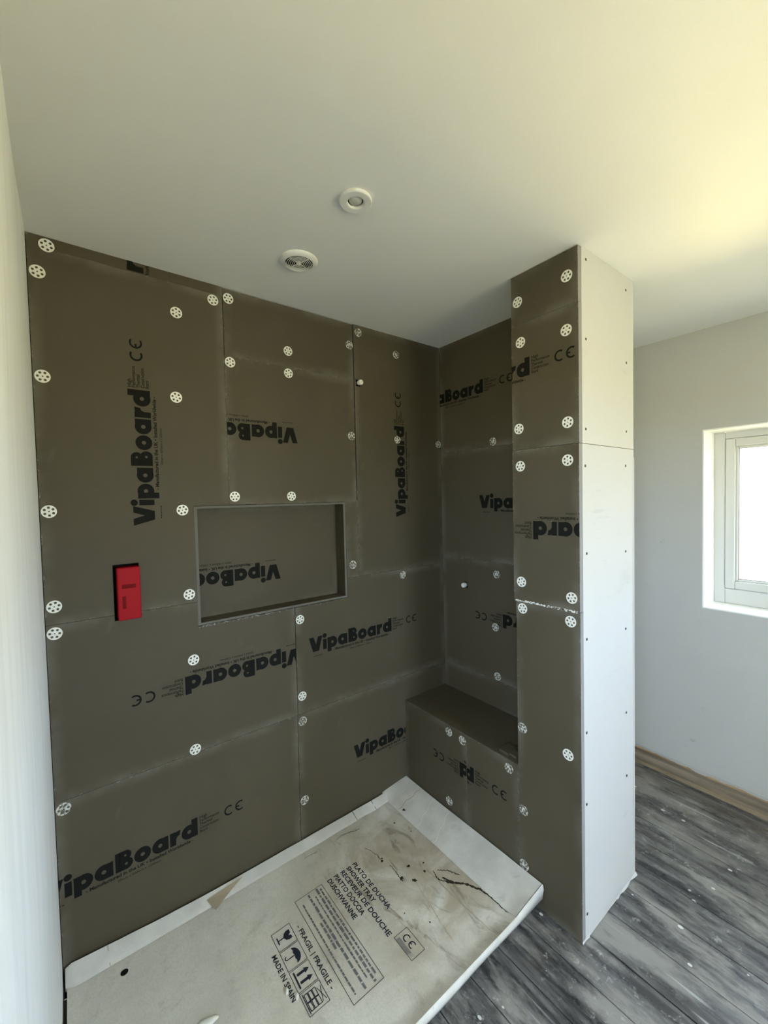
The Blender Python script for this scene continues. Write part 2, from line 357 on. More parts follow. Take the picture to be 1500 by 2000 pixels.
K = 0.465/1330
def build_logo():
    L = Flat(); C_ = Flat(); G = Flat(); T_ = Flat()
    L.poly([(0, 186), (66, 186), (97, 88), (128, 186), (192, 186), (138, 0), (52, 0)])       # V
    L.rect(198, 252, 0, 132); L.disc(225, 176, 31)                                            # i
    L.rect(264, 322, -46, 140); L.ring(338, 70, 73, 19)                                       # p
    L.ring(494, 70, 73, 19); L.rect(512, 569, 0, 140)                                         # a
    L.rect(586, 626, 0, 188); L.ring(676, 54, 56, 12); L.d = 1e-4; L.ring(670, 138, 50, 10); L.d = 0.0; L.rect(620, 668, 0, 43); L.rect(620, 662, 147, 188); L.rect(620, 664, 63, 130)
    pass
    L.ring(816, 70, 73, 19)                                                                    # o
    L.ring(972, 70, 73, 19); L.rect(990, 1047, 0, 140)                                         # a
    L.rect(1062, 1118, 0, 140); L.ring(1150, 62, 78, 26, 80, 180, 10)                          # r
    L.ring(1246, 72, 75, 19); L.rect(1270, 1330, 0, 192)                                       # d
    C_.ce(1664, 106, 56, 17)
    for k, (t, wd) in enumerate((('High', 80), ('Performance', 205), ('Thermal', 130), ('Construction', 195), ('Board', 78))):
        T_.text(t, 44, 1350, 160-k*38, 0.8, width=wd)
    G.text('- Manufactured in the UK \u2022 Installed Worldwide -', 46, 350, -48, 1.6, width=930)
    G.text('20mm x 600mm x 1200mm', 30, 600, -92, 0.3, width=370); G.bars(62, 190, -62, 9, 3)
    for f in (L, G, T_, C_): f.V = [(a*K, b*K, d) for a, b, d in f.V]
    return L, G, T_, C_
LOGO, LOGO_UNDER, LOGO_SIDE, LOGO_CE = build_logo()
def print_on(parent, name, fl, fr, origin, ud, vd, m, clip=None, lift=0.0006):
    """lay flat shapes on a wall frame; ud / vd give the print's own right and up in the wall's (u, v); clip = (u0,u1,v0,v1)"""
    V = [(origin[0]+a*ud[0]+b*vd[0], origin[1]+a*ud[1]+b*vd[1]) for a, b, d in fl.V]
    bm = bmesh.new(); vs = [bm.verts.new((a, b, q[2])) for (a, b), q in zip(V, fl.V)]
    for f in fl.F:
        try: bm.faces.new([vs[i] for i in f])
        except ValueError: pass
    if clip:
        for co, no in (((clip[0], 0, 0), (-1, 0, 0)), ((clip[1], 0, 0), (1, 0, 0)), ((0, clip[2], 0), (0, -1, 0)), ((0, clip[3], 0), (0, 1, 0))):
            bmesh.ops.bisect_plane(bm, geom=bm.verts[:]+bm.edges[:]+bm.faces[:], plane_co=co, plane_no=no, clear_outer=True)
    if not bm.faces: bm.free(); return None
    bm.verts.index_update()
    W = [fr(v.co.x, v.co.y, lift+v.co.z) for v in bm.verts]; Fc = [tuple(v.index for v in f.verts) for f in bm.faces]; bm.free()
    return mesh_obj(name, W, Fc, m, parent)
DIRS = {'normal': ((1, 0), (0, 1)), 'flipped': ((-1, 0), (0, -1)), 'upward': ((0, 1), (-1, 0))}
def logo_on(board, fr, origin, d, clip, lift=0.0006):
    ud, vd = DIRS[d]
    o = print_on(board, 'printed_lettering', LOGO, fr, origin, ud, vd, 'ink', clip, lift)
    print_on(board, 'printed_strapline', LOGO_UNDER, fr, origin, ud, vd, 'ink_faint', clip, lift)
    print_on(board, 'printed_side_text', LOGO_SIDE, fr, origin, ud, vd, 'ink_faint', clip, lift)
    print_on(board, 'printed_approval_mark', LOGO_CE, fr, origin, ud, vd, 'ink', clip, lift)

# washer mesh: perforated plastic-and-zinc disc, shared by every copy
def washer_mesh():
    cu = bpy.data.curves.new('washer', 'CURVE'); cu.dimensions = '2D'; cu.fill_mode = 'BOTH'; cu.extrude = 0.0008
    def circ(cx, cy, r, n):
        sp = cu.splines.new('POLY'); sp.points.add(n-1); sp.use_cyclic_u = True
        for k in range(n):
            a = 2*math.pi*k/n; sp.points[k].co = (cx+r*math.cos(a), cy+r*math.sin(a), 0, 1)
    circ(0, 0, 0.0196, 30); circ(0, 0, 0.0022, 8)
    for k in range(6):
        a = math.radians(60*k+10); circ(0.0122*math.cos(a), 0.0122*math.sin(a), 0.0038, 10)
    o = bpy.data.objects.new('w', cu); COL.objects.link(o); me = bpy.data.meshes.new_from_object(o)
    bpy.data.objects.remove(o); me.name = 'washer'; return me
WM = washer_mesh(); WM.materials.clear(); WM.materials.append(M['washer'])
WS = WM.copy(); WS.materials.clear(); WS.materials.append(M['washer_smeared'])
def washer(board, fr, u, v, smear=False, lift=0.0012):
    p = fr(u, v, lift); n = Vector(fr(0, 0, 1))-Vector(fr(0, 0, 0))
    o = link('fixing_washer', WS if smear else WM, board, p)
    q = n.to_track_quat('Z', 'Y'); o.rotation_mode = 'QUATERNION'
    o.rotation_quaternion = q @ Matrix.Rotation(random.uniform(0, 6.28), 3, 'Z').to_quaternion()
    return o

# ================================================================== THE ROOM
# floor of painted boards along y
floor = tag(boxes('floor', [(-1.3, X4+0.02, YF-0.1, 0.12, -0.12, -0.024)], 'core'), kind='structure')
edges = [2.650, 2.505, 2.360, 2.213, 2.070, 1.920, 1.780, 1.627, 1.487, 1.345]
while edges[-1] > -1.3: edges.append(edges[-1]-0.1435)
for i in range(len(edges)-1):
    a, b = edges[i+1]+0.0016, edges[i]-0.0016
    z = random.uniform(-0.0022, 0.0)
    y1 = 0.0 if b > 0.0 else -1.1
    boxes('plank', [(a, b, YF, y1, z-0.022, z)], 'floor', floor, 0.0018)
# ceiling
ceiling = tag(boxes('ceiling', [(-1.42, X4+0.32, YF-0.22, 0.14, H, H+0.1)], 'ceiling'), kind='structure')

# left wall (uneven skim plaster), a doorway where the photographer stands
DY0, DY1, DZ = -1.22, -2.06, 2.04
def wavy_wall():
    V, Fc = [], []; ny, nz = 46, 80; y0, y1 = 0.0, DY0
    for j in range(nz+1):
        for i in range(ny+1):
            y = y0+(y1-y0)*i/ny; z = H*j/nz
            e = min(1.0, i/6.0, (ny-i)/4.0)
            d = (mnoise.noise(Vector((0.3, y*2.1, z*1.3)))*0.006 + mnoise.noise(Vector((4.1, y*6, z*3.2)))*0.0018)*e
            V.append((d-0.001, y, z))
    for j in range(nz):
        for i in range(ny):
            a = j*(ny+1)+i; Fc.append((a, a+ny+1, a+ny+2, a+1))
    # thickness: back and jamb faces
    b = len(V); v, f = boxvf(-0.12, -0.012, DY0, 0.12, 0, H, b); V += v; Fc += f
    for j in range(nz): # jamb strip closing the skim to the core
        a = j*(ny+1)+ny; c = len(V); V += [(-0.012, DY0, H*j/nz), (-0.012, DY0, H*(j+1)/nz)]
        Fc.append((a, a+ny+1, c+1, c))
    return mesh_obj('wall_left', V, Fc, 'plaster_left', smooth=False)
wall_left = tag(wavy_wall(), kind='structure')
me = wall_left.data
for p in me.polygons:
    if p.index < 46*80: p.use_smooth = True
boxes('wall_over_door', [(-0.12, 0.0, DY1, DY0, DZ, H)], 'plaster_left', wall_left)
boxes('wall_beyond_door', [(-0.12, 0.0, YF, DY1, 0, H)], 'plaster_left', wall_left)
door = tag(boxes('door_1', [(-0.125, 0.005, DY0-0.028, DY0, 0, DZ), (-0.125, 0.005, DY1, DY1+0.028, 0, DZ), (-0.125, 0.005, DY1+0.028, DY0-0.028, DZ-0.028, DZ)], 'upvc', None, 0.001), kind='structure')
# landing beyond the doorway
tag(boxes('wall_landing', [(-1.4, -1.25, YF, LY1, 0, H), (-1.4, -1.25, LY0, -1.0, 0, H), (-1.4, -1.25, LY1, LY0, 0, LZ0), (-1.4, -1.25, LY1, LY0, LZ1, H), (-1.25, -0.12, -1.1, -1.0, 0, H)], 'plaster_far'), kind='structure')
fill_window4 = tag(empty('fill_window_4', (-1.36, (LY0+LY1)/2, LZ0)), kind='structure')
boxes('window_frame', [(-1.38, -1.33, LY0-0.06, LY0, LZ0, LZ1), (-1.38, -1.33, LY1, LY1+0.06, LZ0, LZ1), (-1.38, -1.33, LY1+0.06, LY0-0.06, LZ1-0.06, LZ1), (-1.38, -1.33, LY1+0.06, LY0-0.06, LZ0, LZ0+0.06)], 'upvc', fill_window4, 0.004)
boxes('window_pane', [(-1.357, -1.353, LY1+0.05, LY0-0.05, LZ0+0.05, LZ1-0.05)], 'glass', fill_window4)
tag(boxes('wall_front', [(-1.35, VX0, YF-0.2, YF, 0, H), (VX1, X4+0.3, YF-0.2, YF, 0, H), (VX0, VX1, YF-0.2, YF, 0, VZ0), (VX0, VX1, YF-0.2, YF, VZ1, H)], 'plaster_left'), kind='structure')
fill_window3 = tag(empty('fill_window_3', ((VX0+VX1)/2, YF-0.1, VZ0)), kind='structure')
yf = YF-0.14; vm = (VX0+VX1)/2
boxes('window_frame', [(VX0, VX0+0.06, yf, yf+0.06, VZ0, VZ1), (VX1-0.06, VX1, yf, yf+0.06, VZ0, VZ1), (VX0+0.06, VX1-0.06, yf, yf+0.06, VZ1-0.06, VZ1), (VX0+0.06, VX1-0.06, yf, yf+0.06, VZ0, VZ0+0.06), (vm-0.03, vm+0.03, yf, yf+0.06, VZ0+0.06, VZ1-0.06)], 'upvc', fill_window3, 0.004)
boxes('window_pane', [(VX0+0.05, vm-0.025, yf+0.028, yf+0.032, VZ0+0.05, VZ1-0.05)], 'glass', fill_window3)
boxes('window_pane', [(vm+0.025, VX1-0.05, yf+0.028, yf+0.032, VZ0+0.05, VZ1-0.05)], 'glass', fill_window3)

# far wall with the window
def far_wall():
    xa, xb = X4, X4+0.30
    L = [(xa, xb, WY0, 0.12, 0.082, H), (xa, xb, VY0, WY1, 0.082, H), (xa, xb, YF-0.1, VY1, 0.082, H)]
    for p, q in ((WY1, WY0), (VY1, VY0)): L += [(xa, xb, p, q, 0.082, WZ0), (xa, xb, p, q, WZ1, H)]
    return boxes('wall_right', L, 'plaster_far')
wall_right = tag(far_wall(), kind='structure')
boxes('sole_plate', [(X4+0.008, X4+0.1, YF, 0, 0, 0.066)], 'bare_wood', wall_right, 0.002)
boxes('bare_floor_edge', [(2.652, X4+0.02, YF, 0, -0.02, -0.001)], 'bare_wood', wall_right, 0.001)
def ragged(name, parent):
    V, Fc = [], []; n = 150
    for i in range(n+1):
        y = -0.25-2.6*i/n; d = 0.001+0.020*abs(mnoise.noise(Vector((y*9, 0, 0))))+0.005*random.random()
        V += [(X4-0.004, y, 0.094), (X4-0.001, y, 0.085-d), (X4+0.012, y, 0.083-d*0.6)]
    for i in range(n):
        for k in range(2): a = i*3+k; Fc.append((a, a+3, a+4, a+1))
    return mesh_obj(name, V, Fc, 'plaster_far', parent)
ragged('torn_plaster_edge', wall_right)

# windows: white reveal, frame, sash, beads, gasket, pane
def build_window(name, w0, w1, pane):
    boxes('window_reveal', [(X4-0.0005, X4+0.172, w0-0.006, w0, WZ0, WZ1), (X4-0.0005, X4+0.172, w1, w1+0.006, WZ0, WZ1),
                            (X4-0.0005, X4+0.172, w1+0.006, w0-0.006, WZ1-0.006, WZ1), (X4-0.0005, X4+0.172, w1+0.006, w0-0.006, WZ0, WZ0+0.006)], 'plaster_white', wall_right)
    win = tag(empty(name, (X4+0.18, (w0+w1)/2, WZ0)), kind='structure')
    a0, a1 = w0-0.006, w1+0.006; c0, c1 = WZ0+0.006, WZ1-0.006; fx = X4+0.172
    boxes('window_frame', [(fx, fx+0.07, a0-0.047, a0, c0, c1), (fx, fx+0.07, a1, a1+0.047, c0, c1), (fx, fx+0.07, a1+0.047, a0-0.047, c1-0.036, c1), (fx, fx+0.07, a1+0.047, a0-0.047, c0, c0+0.080)], 'upvc', win, 0.004)
    b0, b1, e0, e1 = a0-0.0475, a1+0.0475, c0+0.0805, c1-0.0365
    def ring(x0, x1, o, i_):  # rectangular ring, o / i_ = outer and inner inset from the sash opening
        return [(x0, x1, b0-i_, b0-o, e0+o, e1-o), (x0, x1, b1+o, b1+i_, e0+o, e1-o), (x0, x1, b1+i_, b0-i_, e1-i_, e1-o), (x0, x1, b1+i_, b0-i_, e0+o, e0+i_)]
    sash = boxes('window_sash', ring(fx-0.006, fx+0.055, 0.001, 0.042), 'upvc', win, 0.005)
    boxes('glazing_bead', ring(fx+0.004, fx+0.03, 0.0415, 0.053), 'upvc', sash, 0.003)
    boxes('window_gasket', ring(fx+0.010, fx+0.02, 0.0525, 0.0555), 'gasket', sash)
    boxes('window_pane', [(fx+0.024, fx+0.028, b1+0.05, b0-0.05, e0+0.045, e1-0.045)], pane, win)
build_window('window_1', WY0, WY1, 'glass_obscured'); build_window('fill_window_2', VY0, VY1, 'glass')

# ---- back wall: dark core with the boards screwed to it
NX0, NX1, NZ0, NZ1, ND = 0.440, 1.101, 1.107, 1.559, 0.078
VH = (0.180, 0.256, 1.179, 1.369)                       # cut-out for the shower valve
NH = (NX0, NX1, NZ0, NZ1)
PH = (1.176, 1.208, 2.106, 2.138)                       # pipe hole
wall_back = tag(boxes('wall_back', [(-0.12, NX0-0.01, 0.045, 0.16, 0, H), (NX1+0.01, X4, 0.045, 0.16, 0, H), (NX0-0.01, NX1+0.01, 0.045, 0.16, 0, NZ0-0.01), (NX0-0.01, NX1+0.01, 0.045, 0.16, NZ1+0.01, H), (NX0-0.01, NX1+0.01, 0.1, 0.16, NZ0-0.01, NZ1+0.01)], 'core'), kind='structure')
boxes('plaster_face', [(XE, X4, 0.0, 0.045, 0, H)], 'plaster_far', wall_back)
fb = FR_back()
def bb(u0, u1, v0, v1, holes=(), lift=0.0): return sheet('tile_backer_board', fb, u0, u1, v0, v1, wall_back, holes, lift=lift)
g_ = 0.0006
strip = bb(0.001, 0.571, 2.359+g_, H, lift=-0.0015)
tall = bb(0.001, 0.569, 1.2+g_, 2.359-g_, (NH, VH))
mid_top = bb(0.572, 1.163, 2.134+g_, H-0.004, (PH,), lift=-0.002)
mid = bb(0.570, 1.163, NZ1, 2.134-g_, (PH,))
jamb = bb(NX1, 1.168, 1.2+g_, 1.567, lift=-0.001)
right = bb(1.169, X2, 1.2+g_, H, (PH,), lift=-0.0005)
row2l = bb(0.001, 0.828, 0.637+g_, 1.2-g_, (NH, VH), lift=0.0005)
row2r = bb(0.831, X2, 0.637+g_, 1.2-g_, (NH,), lift=0.0)
row3l = bb(0.001, 0.825, 0.0, 0.637-g_, lift=0.001)
row3r = bb(0.827, X2, 0.0, 0.637-g_, lift=0.0015)
# niche lining
fn = FR_back(ND)
niche_back = sheet('tile_backer_board', fn, NX0, NX1, NZ0, NZ1, wall_back, lift=0.0)
t_ = 0.011
boxes('niche_lining', [(NX0+0.001, NX0+t_, 0.004, ND-0.0005, NZ0+t_, NZ1-t_)], 'board', wall_back, 0.0008)
boxes('niche_lining', [(NX1-t_, NX1-0.001, 0.004, ND-0.0005, NZ0+t_, NZ1-t_)], 'board', wall_back, 0.0008)
boxes('niche_lining', [(NX0+0.001, NX1-0.001, 0.006, ND-0.0005, NZ1-t_, NZ1-0.002)], 'board', wall_back, 0.0008)
boxes('niche_lining', [(NX0+0.001, NX1-0.001, 0.004, ND-0.0005, NZ0+0.002, NZ0+t_)], 'board', wall_back, 0.0008)
for o in wall_back.children:
    if o.name.startswith('niche_lining'):
        for k in 'xyz': o['size_'+k] = 1.0; o['thin_'+k] = 10.0
for b_ in ((NX0+0.001, NX0+t_, NZ0+0.002, NZ1-0.002), (NX1-t_, NX1-0.001, NZ0+0.002, NZ1-0.002), (NX0+t_, NX1-t_, NZ1-t_, NZ1-0.002), (NX0+t_, NX1-t_, NZ0+0.002, NZ0+t_)):
    boxes('lining_edge', [(b_[0], b_[1], 0.0034, 0.0052, b_[2], b_[3])], 'foam_dark', wall_back)
# broken skin along the niche's lower edge
V, Fc = [], []
for i in range(80):
    x = NX0+0.003+(0.36 if random.random() < 0.75 else 0.65)*random.random(); s = random.uniform(0.0010, 0.0030); z = NZ0-0.001+random.uniform(-0.004, 0.002); b = len(V)
    V += [(x-s*1.6, -0.0006, z), (x, -0.002, z-s*0.6), (x+s*1.6, -0.0006, z+s*0.3), (x, -0.0012, z+s*0.8)]; Fc += [(b, b+1, b+3), (b+1, b+2, b+3)]
tag(mesh_obj('chipped_foam', V, Fc, 'foam', wall_back), kind='stuff')

logo_on(strip, fb, (0.308, 1.991), 'upward', (0.001, 0.571, 2.361, H), -0.0008)
logo_on(tall, fb, (0.312, 1.497), 'upward', (0.001, 0.569, 1.2, 2.358))
logo_on(right, fb, (1.469, 1.473), 'upward', (1.169, X2, 1.2, H), 0.0002)
logo_on(mid, fb, (0.866, 1.880), 'flipped', (0.571, 1.163, NZ1, 2.133))
logo_on(niche_back, fn, (0.803, 1.293), 'flipped', (NX0+t_, NX1, NZ0, NZ1))
logo_on(row2l, fb, (0.852, 0.931), 'flipped', (0.001, 0.828, 0.64, 1.198), 0.0011)
logo_on(row2r, fb, (0.892, 0.894), 'normal', (0.831, X2, 0.64, 1.198))
logo_on(row3l, fb, (-0.055, 0.325), 'normal', (0.001, 0.825, 0, 0.63), 0.0017)
logo_on(row3r, fb, (1.110, 0.325), 'normal', (0.827, X1-0.002, 0, 0.63), 0.0021)
WB = {strip: [(0.049, 2.368)], tall: [(0.024, 2.282), (0.024, 1.968), (0.023, 1.554), (0.024, 1.257), (0.406, 2.255), (0.395, 1.952), (0.401, 1.545), (0.413, 1.233), (0.535, 2.334)],
      row2l: [(0.022, 1.173), (0.419, 0.987), (0.413, 0.650)], mid_top: [(0.592, 2.355), (0.834, 2.202)], mid: [(0.591, 2.112), (0.833, 2.109), (0.591, 1.591), (0.830, 1.589)],
      row2r: [(0.852, 1.052), (0.852, 0.714)]}
for b, L in WB.items():
    for u, v in L: washer(b, fb, u, v)
for b, L in {row3l: [(0.022, 0.612)], row3r: [(0.850, 0.603), (0.848, 0.249)], right: [(1.195, 2.359), (1.425, 2.299), (1.423, 1.868), (1.715, 1.862)], mid_top: [(1.143, 2.290)], mid: [(1.143, 1.867)], jamb: [(1.132, 1.259)], row2r: [(1.44, 1.17)]}.items():
    for u, v in L: washer(b, fb, u, v, True)

# ---- partition: pillar, recess back and the white plasterboarded end
PT = 0.020     # board thickness at the pillar corner
wall_partition = tag(boxes('wall_partition', [(X1+PT+0.001, XE-0.013, YP+0.0135, YP1-0.013, 0, H)], 'core'), kind='structure')
wall_recess = tag(boxes('wall_recess', [(X2+0.013, XE-0.013, YP1-0.012, 0.0, 0, H)], 'core'), kind='structure')
fs = FR_side(X1)
def pb(u0, u1, v0, v1, lift=0.0): return sheet('tile_backer_board', fs, u0, u1, v0, v1, wall_partition, thick=PT, edge='foam', lift=lift)
p1 = pb(0.688, 0.940, 0.0, 1.1655); p2 = pb(0.679, 0.9395, 1.1680, 1.741, 0.0008); p3 = pb(0.680, 0.940, 1.7425, 2.208, 0.0); p4 = pb(0.680, 0.9385, 2.2100, H-0.002, -0.0012)
logo_on(p3, fs, (0.757-0.465, 2.012), 'normal', (0.680, 0.940, 1.743, 2.207))
logo_on(p2, fs, (0.765+0.465, 1.474), 'flipped', (0.679, 0.9395, 1.168, 1.741), 0.0014)
for b, L, s in ((p4, [(0.901, 2.306), (0.709, 2.292)], 0), (p3, [(0.898, 2.127), (0.720, 2.140), (0.901, 1.816), (0.709, 1.821)], 0), (p2, [(0.900, 1.687), (0.714, 1.680), (0.713, 1.240), (0.911, 1.213)], 0), (p1, [(0.716, 1.138), (0.906, 1.130), (0.893, 0.653)], 0), (p1, [(0.709, 0.669), (0.710, 0.343), (0.710, 0.123)], 1)):
    for u, v in L: washer(b, fs, u, v, bool(s), 0.002 if b is p2 else 0.0012)
# crumbled joint half way up the pillar
V, Fc = [], []
for i in range(110):
    u = random.uniform(0.684, 0.93); z = 1.1668+random.uniform(-0.0035, 0.0035); s = random.uniform(0.001, 0.0034); b = len(V)
    V += [fs(u-s*1.6, z, 0.001), fs(u, z-s*0.6, 0.0026), fs(u+s*1.6, z+s*0.2, 0.001), fs(u, z+s*0.7, 0.0018)]; Fc += [(b, b+1, b+3), (b+1, b+2, b+3)]
tag(mesh_obj('crumbled_joint', V, Fc, 'mortar', wall_partition), kind='stuff')
# recess back wall
fr2 = FR_side(X2)
def rb(u0, u1, v0, v1, lift=0.0, holes=()): return sheet('tile_backer_board', fr2, u0, u1, v0, v1, wall_recess, holes, lift=lift)
PH2 = (0.149, 0.181, 1.084, 1.116)
r1 = rb(0.001, 0.680, HB-0.02, 0.650-g_, -0.0015); r2 = rb(0.001, 0.680, 0.650+g_, 1.242-g_, 0.0, (PH2,)); r3 = rb(0.001, 0.680, 1.242+g_, 1.812-g_, 0.0008); r4 = rb(0.001, 0.680, 1.812+g_, H, 0.0)
logo_on(r4, fr2, (0.301-0.465, 2.087), 'normal', (0.001, 0.68, 1.815, H))
logo_on(r3, fr2, (0.267, 1.510), 'normal', (0.001, 0.68, 1.245, 1.81), 0.0014)
logo_on(r2, fr2, (0.401+0.465, 0.992), 'flipped', (0.001, 0.68, 0.652, 1.24))
for b, u, v in ((r4, 0.357, 1.836), (r2, 0.368, 1.183), (r2, 0.357, 0.917), (r2, 0.366, 0.672)): washer(b, fr2, u, v, True)
boxes('recess_side_board', [(X1+PT, X2, YP1-0.012, YP1, HB-0.02, H)], 'board', wall_partition)
# plasterboards on the end and on the far side
fe = FR_back(YP)
def plb(u0, u1, v0, v1, lift=0.0):
    return sheet('plasterboard', fe, u0, u1, v0, v1, wall_partition, thick=0.0125, m='plasterboard', edge='gypsum', lift=lift)
pb_up = plb(X1+PT+0.0008, XE, 1.7425, H-0.001, 0.0006); pb_lo = plb(X1+PT+0.0008, XE+0.001, 0.006, 1.7405, 0.0)
boxes('plasterboard', [(XE-0.0125, XE, YP+0.013, YP1-0.012, 0.004, H)], 'plasterboard', wall_partition)
boxes('plasterboard', [(XE-0.0125, XE, YP1-0.0115, 0.0, 0.004, H)], 'plasterboard', wall_recess)
def screw_mesh():
    bm = bmesh.new(); bmesh.ops.create_cone(bm, cap_ends=True, segments=12, radius1=0.0052, radius2=0.0044, depth=0.0012); me = bpy.data.meshes.new('screw'); bm.to_mesh(me); bm.free(); me.materials.append(M['screw_dark']); return me
SM = screw_mesh()
for u, v in [(1.487, 2.359), (1.794, 2.344), (1.484, 2.094), (1.797, 2.070), (1.480, 1.791), (1.795, 1.807), (1.475, 1.666), (1.789, 1.675), (1.481, 1.365), (1.787, 1.343), (1.478, 1.067), (1.785, 1.039), (1.473, 0.739), (1.787, 0.704), (1.470, 0.485), (1.790, 0.448), (1.469, 0.089)]:
    b = pb_up if v > 1.742 else pb_lo
    o = link('screw_head', SM, b, fe(u, v, 0.0008)); o.rotation_euler = (math.radians(90), 0, 0)
# torn paper and filler up the far arris of the end board
V, Fc = [], []
n = 160
for i in range(n+1):
    z = 0.01+1.70*i/n; d = 0.003+0.006*abs(mnoise.noise(Vector((z*7, 3, 0))))+0.003*random.random()
    V += [(XE-0.006, YP-0.0008, z), (XE+0.001, YP-0.0025, z), (XE+0.001+d, YP+0.004, z)]
for i in range(n):
    for k in range(2): a = i*3+k; Fc.append((a, a+1, a+4, a+3))
mesh_obj('torn_paper_edge', V, Fc, 'plasterboard', wall_partition)
# filler bead where the end board meets the floor
V, Fc = [], []
n = 70
for i in range(n+1):
    x = X1-0.002+(XE-X1+0.012)*i/n; d = 0.0012+0.012*abs(mnoise.noise(Vector((x*11, 0, 5))))*(1.0 if (i < 8 or i > 42) else 0.1)
    V += [(x, YP-0.0006, 0.007+d*0.5), (x, YP-d*0.8, 0.003+d*0.25), (x, YP-d*1.2, 0.0006)]
for i in range(n):
    for k in range(2): a = i*3+k; Fc.append((a, a+3, a+4, a+1))
mesh_obj('filler_bead', V, Fc, 'plasterboard', wall_partition, True)

# ================================================================== THINGS
# built-in bench in the recess
bench = tag(empty('shower_bench', (X1+0.15, YP1/2, 0)), 'boxed-in bench seat of dark grey backer board in the shower recess', 'bench')
boxes('bench_carcass', [(X1+0.013, X2+0.012, YP1, -0.002, 0, HB-0.0125)], 'core', bench)
st = boxes('bench_seat', [(X1+0.0015, X2-0.0005, YP1+0.0005, -0.001, HB-0.012, HB)], 'board', bench, 0.0012)
for k in 'xyz': st['size_'+k] = 1.0; st['thin_'+k] = 10.0
f1 = sheet('bench_front_board', fs, 0.001, 0.4195, 0.0, HB-0.0005, bench, lift=0.0003); f2 = sheet('bench_front_board', fs, 0.4205, 0.6865, 0.0, HB-0.0005, bench, lift=0.0)
logo_on(f1, fs, (0.378+0.465, 0.371), 'flipped', (0.001, 0.4195, 0, HB), 0.0009)
logo_on(f2, fs, (0.461-0.465, 0.312), 'normal', (0.4205, 0.686, 0, HB))
for b, u, v in ((f1, 0.315, 0.479), (f1, 0.398, 0.476), (f2, 0.644, 0.476), (f1, 0.310, 0.147)): washer(b, fs, u, v, True)
oc = boxes('board_offcut', [(1.452, 1.515, -0.628, -0.585, HB, HB+0.012), (1.462, 1.50, -0.66, -0.625, HB, HB+0.009)], 'board', None, 0.001)
for k in 'xyz': oc['size_'+k] = 1.0; oc['thin_'+k] = 10.0
tag(oc, 'small dark offcut lying at the pillar end of the bench seat', 'offcut')

# red valve guard in its cut-out
vg = tag(empty('valve_cover', (0.225, 0.0, 1.178)), 'red plastic valve cover set in a black cut-out on the board wall', 'valve cover')
bm = bmesh.new()
def rounded_box(name, x0, x1, y0, y1, z0, z1, m, parent, r=0.006):
    o = boxes(name, [(x0, x1, y0, y1, z0, z1)], m, parent); md = o.modifiers.new('bevel', 'BEVEL'); md.width = r; md.segments = 4
    return o
bm.free()
rounded_box('cover_body', 0.1895, 0.2575, -0.017, 0.044, 1.1805, 1.358, 'red', vg, 0.005)
boxes('slot_shade', [(0.203, 0.243, -0.0178, -0.0165, 1.288, 1.301)], 'red_shade', vg, 0.0004)  # shade of the recessed slots, painted as darker red bars
boxes('slot_shade', [(0.203, 0.213, -0.0178, -0.0165, 1.220, 1.262)], 'red_shade', vg, 0.0004)

# capped pipe stubs
def pipe_stub(label, fr, u, v, lean):
    p = Vector(fr(u, v, 0)); n = (Vector(fr(0, 0, 1))-Vector(fr(0, 0, 0)))
    root = tag(empty('capped_pipe', p-n*0.03), label, 'pipe cap', 'capped pipe stubs')
    def cyl(name, prof, m, seg=24):
        V, Fc = [], []; q = n.to_track_quat('Z', 'Y')
        for r, h in prof:
            for k in range(seg):
                a = 2*math.pi*k/seg; V.append(tuple(p + q @ Vector((r*math.cos(a)+lean[0]*max(h, 0), r*math.sin(a)+lean[1]*max(h, 0), h))))
        for i in range(len(prof)-1):
            for k in range(seg): k2 = (k+1) % seg; Fc.append((i*seg+k, i*seg+k2, (i+1)*seg+k2, (i+1)*seg+k))
        Fc.append(tuple(range((len(prof)-1)*seg, len(prof)*seg)))
        return mesh_obj(name, V, Fc, m, root, False)
    cyl('pipe', [(0.0085, -0.03), (0.0085, 0.006)], 'gasket'); cyl('cap', [(0.0118, 0.004), (0.0122, 0.010), (0.0118, 0.020), (0.0105, 0.0215), (0.006, 0.0215), (0.0055, 0.0195), (0.001, 0.0195)], 'white_plastic')
pipe_stub('white capped pipe stub sticking out high on the wide board wall', fb, 1.191, 2.122, (0.1, 0.0))
pipe_stub('white capped pipe stub in the recess wall above the bench', fr2, 0.165, 1.100, (0.0, 0.0))

# ceiling fittings
vc = (0.733, -0.327, H)
vent = tag(empty('extractor_vent', vc), 'round white extractor grille with concentric rings on the ceiling', 'ceiling vent')
lathe('flange', [(0.064, 0.0), (0.0645, -0.002), (0.0625, -0.0055), (0.058, -0.0085), (0.052, -0.0108), (0.0482, -0.0118), (0.0470, -0.0114), (0.0465, -0.009), (0.0465, -0.001)], 'white_plastic', vent, vc, 64, 1, False)
lathe('duct_cavity', [(0.0465, -0.0009), (0.0001, -0.0009)], 'core', vent, vc)
for r in (0.041, 0.0345, 0.028, 0.0215, 0.015):
    lathe('grille_ring', [(r+0.0010, -0.0104), (r+0.0009, -0.0114), (r-0.0009, -0.0114), (r-0.0010, -0.0104), (r+0.0010, -0.0104)], 'white_plastic', vent, vc, 48, 1, False)
lathe('grille_hub', [(0.0001, -0.008), (0.009, -0.0085), (0.009, -0.012), (0.0001, -0.013)], 'white_plastic', vent, vc, 24, 1, False)
